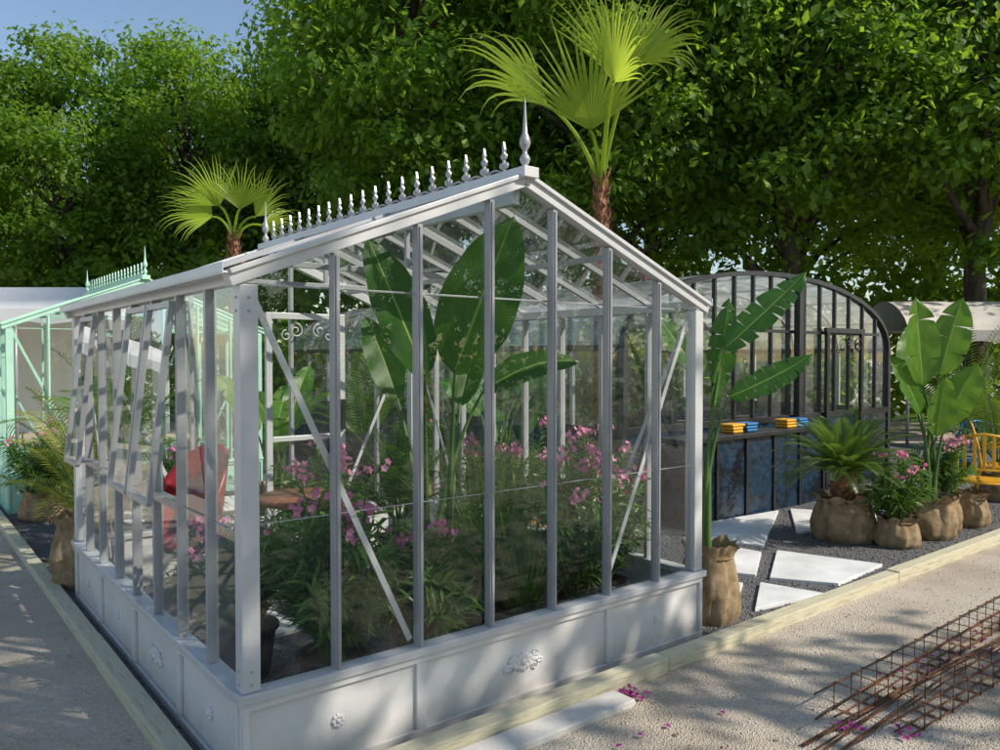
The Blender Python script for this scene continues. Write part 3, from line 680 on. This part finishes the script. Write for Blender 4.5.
def oleander(name,loc,h,r,ns=46,nfl=6,pot='pot',seed=0,pr=.17,ph=.26,lean=(0,0)):
    rs=random.Random(seed); random.seed(seed); e=empty(name,loc)
    if pot=='sack': sack('',None,pr,ph,seed,e)
    else: blackpot(e,pr,ph)
    g=MB(); fl=MB(); tips=[]
    for i in range(ns):
        a=rs.uniform(0,6.28); k=math.sqrt(rs.random()); hh=h*rs.uniform(.55,1)*(1-.25*k)
        st=V(.05*math.cos(a),.05*math.sin(a),ph*.85); tp=V(r*k*math.cos(a)+lean[0],r*k*math.sin(a)+lean[1],hh)
        ct=V(r*k*.4*math.cos(a),r*k*.4*math.sin(a),ph+(hh-ph)*.6); P=bez(st,ct,tp,12); g.tube(P,[.007-.004*q/11 for q in range(12)],4,1,False)
        tips.append(tp)
        for q in range(34):
            t=.22+.78*q/33; x=t*11; i0=min(10,int(x)); p=P[i0].lerp(P[i0+1],x-i0); sd=(P[i0+1]-P[i0]).normalized()
            b=q*2.2+i; o1=sd.orthogonal().normalized(); o2=sd.cross(o1); rad=o1*math.cos(b)+o2*math.sin(b)
            d=rad*.9+sd*rs.uniform(.3,1.0)+V(0,0,.1)
            g.leaf(p,d,sd,rs.uniform(.09,.16),rs.uniform(.016,.026),rs.uniform(.05,.5),0,rs.random())
    tips.sort(key=lambda p:-p.z+.5*p.y)
    for tp in tips[:nfl]:
        for q in range(rs.randint(6,14)):
            c=tp+V(rs.gauss(0,.030),rs.gauss(0,.030),rs.gauss(.03,.022)); ax=V(rs.gauss(0,1),rs.gauss(0,1)-.4,rs.gauss(.4,.7)).normalized(); o1=ax.orthogonal().normalized(); o2=ax.cross(o1); cc=rs.random()
            for w in range(5):
                b=w*1.2566; dd=o1*math.cos(b)+o2*math.sin(b)+ax*.35
                fl.leaf(c,dd,ax,.022,.02,0,0,cc,.1)
    g.build('foliage',[M_ole,M_stem],e)
    if fl.v: fl.build('flowers',[M_pink],e)
    return e
def pinnate(g,b,d,Ln,droop,nl,ll,lw,ang=1.0,mat=0,cup=.35,rs=random):
    d=Vector(d).normalized(); p=Vector(b); pts=[p.copy()]; ds=[d.copy()]
    for i in range(14):
        d=(d+V(0,0,-1)*droop/14*(.4+1.2*i/14)).normalized(); p=p+d*Ln/14; pts.append(p.copy()); ds.append(d.copy())
    g.tube(pts,[.008-.0055*i/14 for i in range(15)],4,1,False)
    for q in range(nl):
        t=.14+.85*q/nl; x=t*14; i0=min(13,int(x)); pp=pts[i0].lerp(pts[i0+1],x-i0); dd=ds[i0]
        sd=dd.cross(V(0,0,1))
        if sd.length<.05: sd=V(1,0,0)
        sd.normalize(); up=sd.cross(dd)
        L_=ll*math.sin(math.pi*min(1,.12+t*.86))**.6
        for s in (-1,1):
            v=sd*s*math.sin(ang)+dd*math.cos(ang)+up*cup
            g.leaf(pp,v,up,L_*rs.uniform(.9,1.08),lw,.25,mat,.3+.5*rs.random())
def cycad(name,loc,nf=44,Ln=.62,seed=3,sackr=.25,sackh=.4,mat=None):
    rs=random.Random(seed); e=empty(name,loc); sack('',None,sackr,sackh,seed,e)
    t=MB(); zt=sackh+.22
    prof=[(.09,sackh*.8),(.11,sackh+.03),(.115,sackh+.1),(.10,sackh+.17),(.06,zt)]
    t.lathe(prof,n=14)
    for k in range(90):
        a=k*2.4; z=sackh+.0+.2*k/90; rr=.108-.04*(k/90)**3
        t.leaf(V(rr*math.cos(a),rr*math.sin(a),z),V(math.cos(a),math.sin(a),.9),V(0,0,1),.05,.035,0,0)
    t.build('trunk',[M_palmbark],e)
    g=MB()
    for i in range(nf):
        a=i*2.39996; k=i/nf; el=math.radians(74-62*k)
        d=V(math.cos(a)*math.cos(el),math.sin(a)*math.cos(el),math.sin(el))
        pinnate(g,V(.03*math.cos(a),.03*math.sin(a),zt-.02),d,Ln*rs.uniform(.8,1.05),.9+.3*k,44,.13,.010,1.1,0,.35,rs)
    g.build('fronds',[mat or M_fern,M_stem],e)
def areca(name,loc,nf,Ln,mat,seed,ph=.3,ll=.22,droop=1.3,base=0.0,lw=.016,pot='pot',nl=30):
    rs=random.Random(seed); e=empty(name,loc)
    (sack('',None,.2,ph,seed,e) if pot=='sack' else blackpot(e,.17,ph)); g=MB()
    for i in range(nf):
        a=rs.uniform(0,6.28); el=math.radians(rs.uniform(40,85)); d=V(math.cos(a)*math.cos(el),math.sin(a)*math.cos(el),math.sin(el))
        pinnate(g,V(.05*math.cos(a),.05*math.sin(a),ph*.8+base),d,Ln*rs.uniform(.65,1.05),droop,nl,ll,lw,.95,0,.2,rs)
    if base: g.tube([(0,0,ph*.8),(0,0,ph*.8+base)],[.06,.05],8,1)
    g.build('fronds',[mat,M_stem],e)
def fountain(name,loc,n,h,mat,seed,ph=.26):
    rs=random.Random(seed); e=empty(name,loc); blackpot(e,.16,ph); g=MB()
    for i in range(n):
        a=rs.uniform(0,6.28); L_=h*rs.uniform(.6,1.1); el=rs.uniform(.9,1.5); d=V(math.cos(a)*math.cos(el),math.sin(a)*math.cos(el),math.sin(el))
        p=V(.07*math.cos(a),.07*math.sin(a),ph*.85); sd=d.cross(V(0,0,1)).normalized(); vs=[];k=7;w=rs.uniform(.004,.007)
        for j in range(k+1):
            t=j/k; vs+= [p-sd*w*(1-t*.9),p+sd*w*(1-t*.9)]; p=p+d*L_/k; d=(d+V(0,0,-1)*.25*t*1.6).normalized()
        g.add(vs,[(2*j,2*j+1,2*j+3,2*j+2) for j in range(k)],0,None,True,rs.random())
    g.build('blades',[mat],e)

def fan(g,b,d,nrm,Ln,spread=2.1,nseg=44,droop=.5,mat=0,rs=random,cup=.18):
    d=Vector(d).normalized(); nrm=Vector(nrm); sd=d.cross(nrm).normalized(); n=sd.cross(d).normalized(); b=Vector(b); da=2*spread/nseg
    for i in range(nseg):
        a=-spread+da*(i+.5); L_=Ln*(.6+.4*math.cos(a*.7))*rs.uniform(.86,1.1); c=rs.uniform(0,1)
        dr=d*math.cos(a)+sd*math.sin(a); tn=-d*math.sin(a)+sd*math.cos(a)
        vs=[]; K=9
        p=b.copy(); dd=(dr+n*cup).normalized(); dr2=droop*rs.uniform(.5,1.8)
        for j in range(K+1):
            t=j/K; r=L_*t
            if t<.42: w=r*math.tan(da/2)*1.02
            else: w=L_*.42*math.tan(da/2)*1.02*max(.05,(1-(t-.42)/.58))**.9
            w=max(w,.0015)
            vs+=[p-tn*w+n*w*.0, p+n*w*.9, p+tn*w]
            p=p+dd*(L_/K); dd=(dd+V(0,0,-1)*dr2*(t**2.2)*.75+tn*rs.gauss(0,.06)*t+V(rs.gauss(0,.03),rs.gauss(0,.03),0)*t).normalized()
        fs=[]
        for j in range(K):
            q=3*j; fs+=[(q,q+1,q+4,q+3),(q+1,q+2,q+5,q+4)]
        g.add(vs,fs,mat,None,False,c)
def fanpalm(name,loc,zc,fr,trunk_r=.1,seed=0):
    rs=random.Random(seed); e=empty(name,loc); loc=Vector(loc)
    t=MB(); P=[V(.02*math.sin(i),.02*math.cos(i*1.3),zc*i/10) for i in range(11)]; t.tube(P,[trunk_r*1.15]+[trunk_r*(1.05-.045*i) for i in range(1,11)],12,0)
    for k in range(150):
        a=k*2.4; z=zc*(.45+.55*k/150); rr=trunk_r*(.85-.3*k/150)
        t.leaf(V(rr*math.cos(a),rr*math.sin(a),z),V(math.cos(a)*.4,math.sin(a)*.4,1),V(math.cos(a),math.sin(a),0),rs.uniform(.1,.2),.05,0,0)
    t.build('trunk',[M_palmbark],e)
    g=MB()
    for (pt,d,nr,Ln,dr,spr) in fr:
        pt=Vector(pt)-loc; st=V(0,0,zc-.1); ct=st.lerp(pt,.5)+V((pt.x)*-.15,0,.2)
        g.tube(bez(st,ct,pt,8),[.026-.012*i/7 for i in range(8)],6,1,False)
        fan(g,pt,d,nr,Ln,spr,int(20*spr),dr,0,rs,rs.uniform(.1,.35))
    g.build('fronds',[M_palm,M_palm],e)

fanpalm('fan_palm',(1.03,8.0,0),3.45,[
 ((.48,7.9,4.18),(-.85,-.25,.60),(.55,-.75,.5),1.15,.75,.9),
 ((.90,7.8,3.90),(-.10,-.1,1),(.1,-1,.2),1.05,.10,1.1),
 ((1.15,7.95,4.50),(.0,.0,1),(.3,-1,.1),.95,.15,1.15),
 ((1.40,8.0,4.66),(.8,-.1,.5),(-.5,-.8,.5),.82,.85,1.3),
 ((1.10,7.6,4.3),(.25,-.5,.8),(-.3,-.6,.5),.75,.8,1.2)],.085,1)
fanpalm('fan_palm',(-3.74,11.0,0),3.35,[
 ((-4.0,10.9,3.6),(-.95,-.2,.25),(.2,-.8,.5),.75,.8,1.2),
 ((-3.9,10.9,3.75),(-.55,-.1,.8),(.3,-1,.2),.72,.4,1.1),
 ((-3.62,10.9,3.7),(.1,-.1,.9),(.1,-1,.3),.68,.6,1.0),
 ((-3.40,10.9,3.6),(.6,-.1,.7),(-.4,-1,.3),.72,.4,.9),
 ((-3.35,11,3.5),(.9,.1,.1),(-.4,-.6,.6),.6,.9,1.1)],.09,2)

strel('bird_of_paradise_plant',(-.36,4.45,0.012),[
 ((-.237,4.1,1.58),(.30,-.08,.8),(-.22,-1,.1),.86,.44,.08),
 ((-.385,4.0,1.56),(-.36,-.05,.9),(.75,-1,.1),.76,.32,.05),
 ((-.10,4.55,1.45),(.75,.1,.5),(-.2,-.7,.6),.6,.24,.8),
 ((-.62,4.7,1.4),(-.3,.1,.9),(.2,-1,.2),.55,.22,.5),
 ((-.25,4.9,1.35),(.2,.3,1),(-.1,-1,.2),.6,.22,.4)],pot='pot',pr=.19,ph=.3,seed=2,tear=0)
strel('bird_of_paradise_plant',(1.31,4.86,0.012),[
 ((1.42,4.95,1.70),(.55,.05,.48),(-.75,-.7,.35),.74,.25,-.1),
 ((1.42,4.85,1.40),(.7,-.05,.30),(-.5,-.7,.6),.58,.22,-.25),
 ((1.28,5.1,1.55),(-.45,.1,.8),(.4,-1,.2),.5,.2,.4),
 ((1.34,4.95,1.25),(.12,-.1,1),(.7,-.7,.1),.5,.16,.1),
 ((1.42,5.05,1.45),(.12,.1,1),(-.6,-1,.1),.6,.2,.2)],pr=.17,ph=.48,seed=5,tear=.8)
strel('bird_of_paradise_plant',(3.92,7.1,0.012),[
 ((3.80,7.0,1.40),(-.15,-.1,1),(.2,-1,.2),.8,.40,.1),
 ((3.95,7.0,1.50),(.25,.0,1),(-.5,-1,.2),.72,.34,.3),
 ((3.78,7.0,1.15),(-.4,-.1,.8),(.5,-1,.2),.62,.30,.5),
 ((4.0,7.0,1.05),(.35,-.1,.9),(-.5,-1,.2),.62,.30,.4),
 ((3.9,6.95,.95),(.0,-.2,1),(.0,-1,.3),.55,.28,.5),
 ((3.85,7.3,1.3),(.1,.3,1),(.0,-1,.2),.7,.3,.3)],pr=.22,ph=.38,young=True,seed=7,tear=.35)
cycad('sago_palm',(3.10,7.0,0.012),52,.68,3,.25,.40)
oleander('oleander_shrub',(3.45,6.75,0.012),.85,.30,34,6,'sack',21,.17,.26)
sack('burlap_sack',(4.55,7.6,.012),.2,.33,9)
oleander('oleander_shrub',(4.15,7.35,0.012),1.05,.3,30,7,'sack',22,.19,.35)
areca('areca_palm',(6.0,10.2,0),16,1.6,M_fern,31,.35,.28,1.3,.3)
areca('areca_palm',(5.7,8.9,0),14,1.3,M_fern,32,.35,.25,1.3,.2,pot='sack')
def lo(u,v): p=L2W(u,v); return (p.x,p.y,.012)
oleander('oleander_shrub',lo(.62,.50),1.22,.42,80,11,'pot',41)
oleander('oleander_shrub',lo(.42,1.12),.98,.36,60,7,'pot',42)
oleander('oleander_shrub',lo(1.08,.38),.85,.26,50,4,'pot',43)
oleander('oleander_shrub',lo(2.12,.42),1.18,.32,60,10,'pot',44)
oleander('oleander_shrub',lo(2.45,.55),1.15,.30,54,9,'pot',45)
oleander('oleander_shrub',lo(2.3,1.5),1.25,.36,50,8,'pot',46)
oleander('oleander_shrub',lo(1.5,2.5),1.1,.3,40,4,'pot',47)
fountain('fountain_grass',lo(1.72,.45),170,.75,M_fern,51)
fountain('fountain_grass',lo(1.95,1.05),230,1.1,M_fern,52)
areca('pygmy_date_palm',lo(1.62,.9),26,.62,M_fern,53,.3,.13,1.6,0,.008)
areca('pygmy_date_palm',lo(2.0,2.2),24,.8,M_fern,54,.3,.16,1.5,.2,.009)
rand_strel('bird_of_paradise_plant',lo(1.95,4.4),7,1.1,.7,.3,pr=.24,ph=.42,young=True,seed=12)
rand_strel('bird_of_paradise_plant',lo(3.5,2.9),7,1.3,.75,.3,pr=.24,ph=.42,seed=13)
oleander('oleander_shrub',lo(3.15,1.3),1.15,.34,50,6,'sack',48,.2,.35)
oleander('oleander_shrub',lo(3.3,2.2),1.2,.36,50,6,'sack',49,.2,.35)
oleander('oleander_shrub',lo(.9,3.75),1.0,.36,44,5,'pot',50)
sack('burlap_sack',tuple(L2W(.12,3.45,.012)),.2,.5,4)
areca('areca_palm',lo(.35,4.3),16,1.0,M_fernY,61,.35,.24,1.3,0,pot='sack')
areca('areca_palm',lo(.5,5.3),18,1.25,M_fernY,62,.35,.26,1.3,.1,pot='sack')
areca('areca_palm',lo(.9,6.1),16,1.3,M_fern,63,.35,.26,1.3,.3)
oleander('oleander_shrub',lo(.25,6.2),1.1,.4,44,4,'sack',64,.2,.3)
areca('areca_palm',lo(1.4,8.2),18,1.5,M_fern,65,.35,.28,1.3,.2)
areca('areca_palm',lo(3.6,5.6),16,1.5,M_fern,66,.35,.28,1.3,.3)
oleander('oleander_shrub',lo(3.7,4.4),1.3,.42,50,5,'sack',67,.22,.35)

# ---------------------------------------------------------------- furniture
def metal_chair(name,loc,rot,mat):
    e=empty(name,loc,rot); g=MB(); w,d=.22,.2
    for sx in (-1,1):
        g.tube([(sx*w*1.05,-d*1.15,0),(sx*w,-d,.44),(sx*w*1.02,-d+.02,.66),(sx*w*1.05,0,.67),(sx*w,d-.01,.64)],.012,8)
        g.tube([(sx*w*1.05,d*1.35,0),(sx*w,d,.44),(sx*w,d+.03,.66),(sx*w*.92,d+.09,.88)],.012,8)
        g.tube([(sx*w,-d,.43),(sx*w,d,.43)],.011,8)
    g.tube([(-w,-d,.43),(w,-d,.43)],.011,8); g.tube([(-w,d,.43),(w,d,.43)],.011,8); g.tube([(-w*.92,d+.09,.88),(0,d+.105,.91),(w*.92,d+.09,.88)],.012,8)
    g.tube([(-w,d+.02,.56),(w,d+.02,.56)],.01,8)
    g.build('frame',[mat],e); s=MB()
    for i in range(7):
        y=-d+.03+i*(2*d-.04)/6.6; s.box((-w+.01,y-.019,.437),(w-.01,y+.019,.449))
    for i in range(5):
        x=-w*.72+i*w*.36; s.beam((x,d+.022,.56),(x,d+.095,.895),.03,.008)
    s.build('slats',[mat],e,bevel=.003)
metal_chair('metal_chair',(4.72,7.6,.012),math.radians(150),M_yellow)
metal_chair('metal_chair',(5.55,8.6,.012),math.radians(60),M_yellow)
metal_chair('metal_chair',(5.35,9.2,.012),math.radians(200),M_blue)
def shell_chair(name,loc,rot,mat):
    e=empty(name,loc,rot); g=MB()
    n=14; vs=[];fs=[]
    for r in range(6):
        t=r/5
        for j in range(n+1):
            a=math.pi*(-.1+1.2*j/n); hgt=.44+(.14+.46*math.sin(math.pi*min(1,max(0,j/n)))**.7)*t
            rr=.20+.04*t; vs.append((rr*math.cos(a),rr*math.sin(a)*(.9+.2*t),hgt))
    for r in range(5):
        for j in range(n): fs.append((r*(n+1)+j,r*(n+1)+j+1,(r+1)*(n+1)+j+1,(r+1)*(n+1)+j))
    g.add(vs,fs,0,None,True); ob=g.build('back',[mat],e); sm=ob.modifiers.new('s','SOLIDIFY'); sm.thickness=.025
    s=MB(); s.lathe([(.18,.4),(.21,.42),(.21,.47),(.18,.485),(.01,.49)],n=24); s.build('seat',[mat],e)
    l=MB()
    for a in (.8,2.3,3.9,5.5): l.tube([(.16*math.cos(a),.16*math.sin(a),.41),(.22*math.cos(a),.22*math.sin(a),0)],[.014,.009],8)
    l.build('legs',[M_black],e)
p=L2W(.5,2.3,.035); shell_chair('red_chair',tuple(p),math.radians(-20),M_red)
p=L2W(1.08,1.85,.035); e=empty('round_table',tuple(p))
t=MB(); t.lathe([(.27,.69),(.29,.70),(.29,.725),(.28,.735),(.01,.736)],n=40); t.build('top',[M_table],e)
t=MB(); t.lathe([(.16,0),(.16,.015),(.04,.03),(.022,.08),(.022,.6),(.06,.688)],n=20); t.build('pedestal',[M_black],e)

def cage(name,u0,v0,ln,zb,sec,rotd=0,ext=.35):
    o=L2W(u0,v0); e=MB(); h=sec
    for (y,z) in ((0,0),(sec,0),(0,h),(sec,h),(sec*.5,0)):
        ex=R_(0,ext); e.tube([( -ex,y+R_(-.01,.01),zb+z-(.012 if ex>.2 else 0)),(0,y,zb+z),(ln*.5,y+.004,zb+z-.004),(ln,y,zb+z)],.0045,6)
    k=int(ln/.14)
    for i in range(k+1):
        x=ln*i/k+R_(-.02,.02); s=R_(-.016,.016)
        e.tube([(x,-.006,zb-.006),(x+s,sec+.006,zb-.006),(x+s,sec+.006,zb+h+.006),(x,-.006,zb+h+.006),(x,-.006,zb-.006),(x+.01,.05,zb-.004)],.0035,5)
    e.build(name,[M_rust],None,(o.x,o.y,0),ROT+math.radians(rotd))
cage('rebar_cage',2.46,-1.08,3.2,.012,.11,1)
cage('rebar_cage',2.56,-1.32,3.2,.012,.11,-1.2,.5)
e=MB()
for k in range(6):
    y=R_(-.2,.1); e.tube([(0,y,.008),(1.2,y+R_(-.05,.05),.01+.004*k),(2.6,y+R_(-.08,.08),.012)],.0045,6)
o=L2W(2.0,-1.12); e.build('rebar_rods',[M_rust],None,(o.x,o.y,0),ROT)
def petals(loc,n,sp):
    g=MB()
    for i in range(n):
        c=V(random.gauss(0,sp),random.gauss(0,sp*.7),.006+abs(random.gauss(0,.008))); a=R_(0,6.28)
        g.leaf(c,V(math.cos(a),math.sin(a),R_(0,.5)),V(0,0,1),R_(.025,.045),R_(.02,.035),.1,0)
    g.build('fallen_petals',[M_mag],None,loc)
petals((.64,3.76,0),30,.032); petals((1.55,3.4,0),14,.03); petals((1.76,3.33,0),8,.04); petals((2.5,4.2,0),20,.3); petals((.75,3.3,0),6,.2)
g=MB()
for i in range(320):
    y=R_(2.7,9); x=R_(-.7*y,.7*y); du=(x-P0[0])*CU+(y-P0[1])*SU; dv=-(x-P0[0])*SU+(y-P0[1])*CU
    if du>-.2 and dv>-.26: continue
    a=R_(0,6.28); g.leaf(V(x,y,.006),V(math.cos(a),math.sin(a),R_(0,.3)),V(0,0,1),R_(.015,.04),R_(.008,.02),.05,0)
g.build('leaf_litter',[M_burlap])

# ---------------------------------------------------------------- light, world, camera
el=math.radians(38); az=(0.95,-0.30); q=math.hypot(*az); sx,sy=az[0]/q,az[1]/q
sd=V(sx*math.cos(el),sy*math.cos(el),math.sin(el))
w=bpy.data.worlds.new('World'); scene.world=w; w.use_nodes=True; nt=w.node_tree; nt.nodes.clear()
sk=nt.nodes.new('ShaderNodeTexSky'); sk.sky_type='NISHITA'; sk.sun_disc=False; sk.sun_elevation=el; sk.sun_rotation=math.atan2(sx,sy); sk.ozone_density=1.6; sk.dust_density=.6; sk.air_density=1.2
bg=nt.nodes.new('ShaderNodeBackground'); bg.inputs['Strength'].default_value=.15
oo=nt.nodes.new('ShaderNodeOutputWorld'); nt.links.new(sk.outputs[0],bg.inputs[0]); nt.links.new(bg.outputs[0],oo.inputs[0])
sl=bpy.data.lights.new('sun','SUN'); sl.energy=5.0; sl.angle=math.radians(.5); sl.color=(1,.92,.79)
so=bpy.data.objects.new('sun',sl); so.rotation_euler=(-sd).to_track_quat('-Z','Y').to_euler(); so.location=(10,2,12); scene.collection.objects.link(so)
cam=bpy.data.cameras.new('camera'); cam.lens=28.08; cam.sensor_width=36; cam.clip_end=1000; cam.clip_start=.05
co=bpy.data.objects.new('camera',cam); co.location=(0,0,1.65); co.rotation_euler=(math.radians(90-1.32),0,0); scene.collection.objects.link(co); scene.camera=co
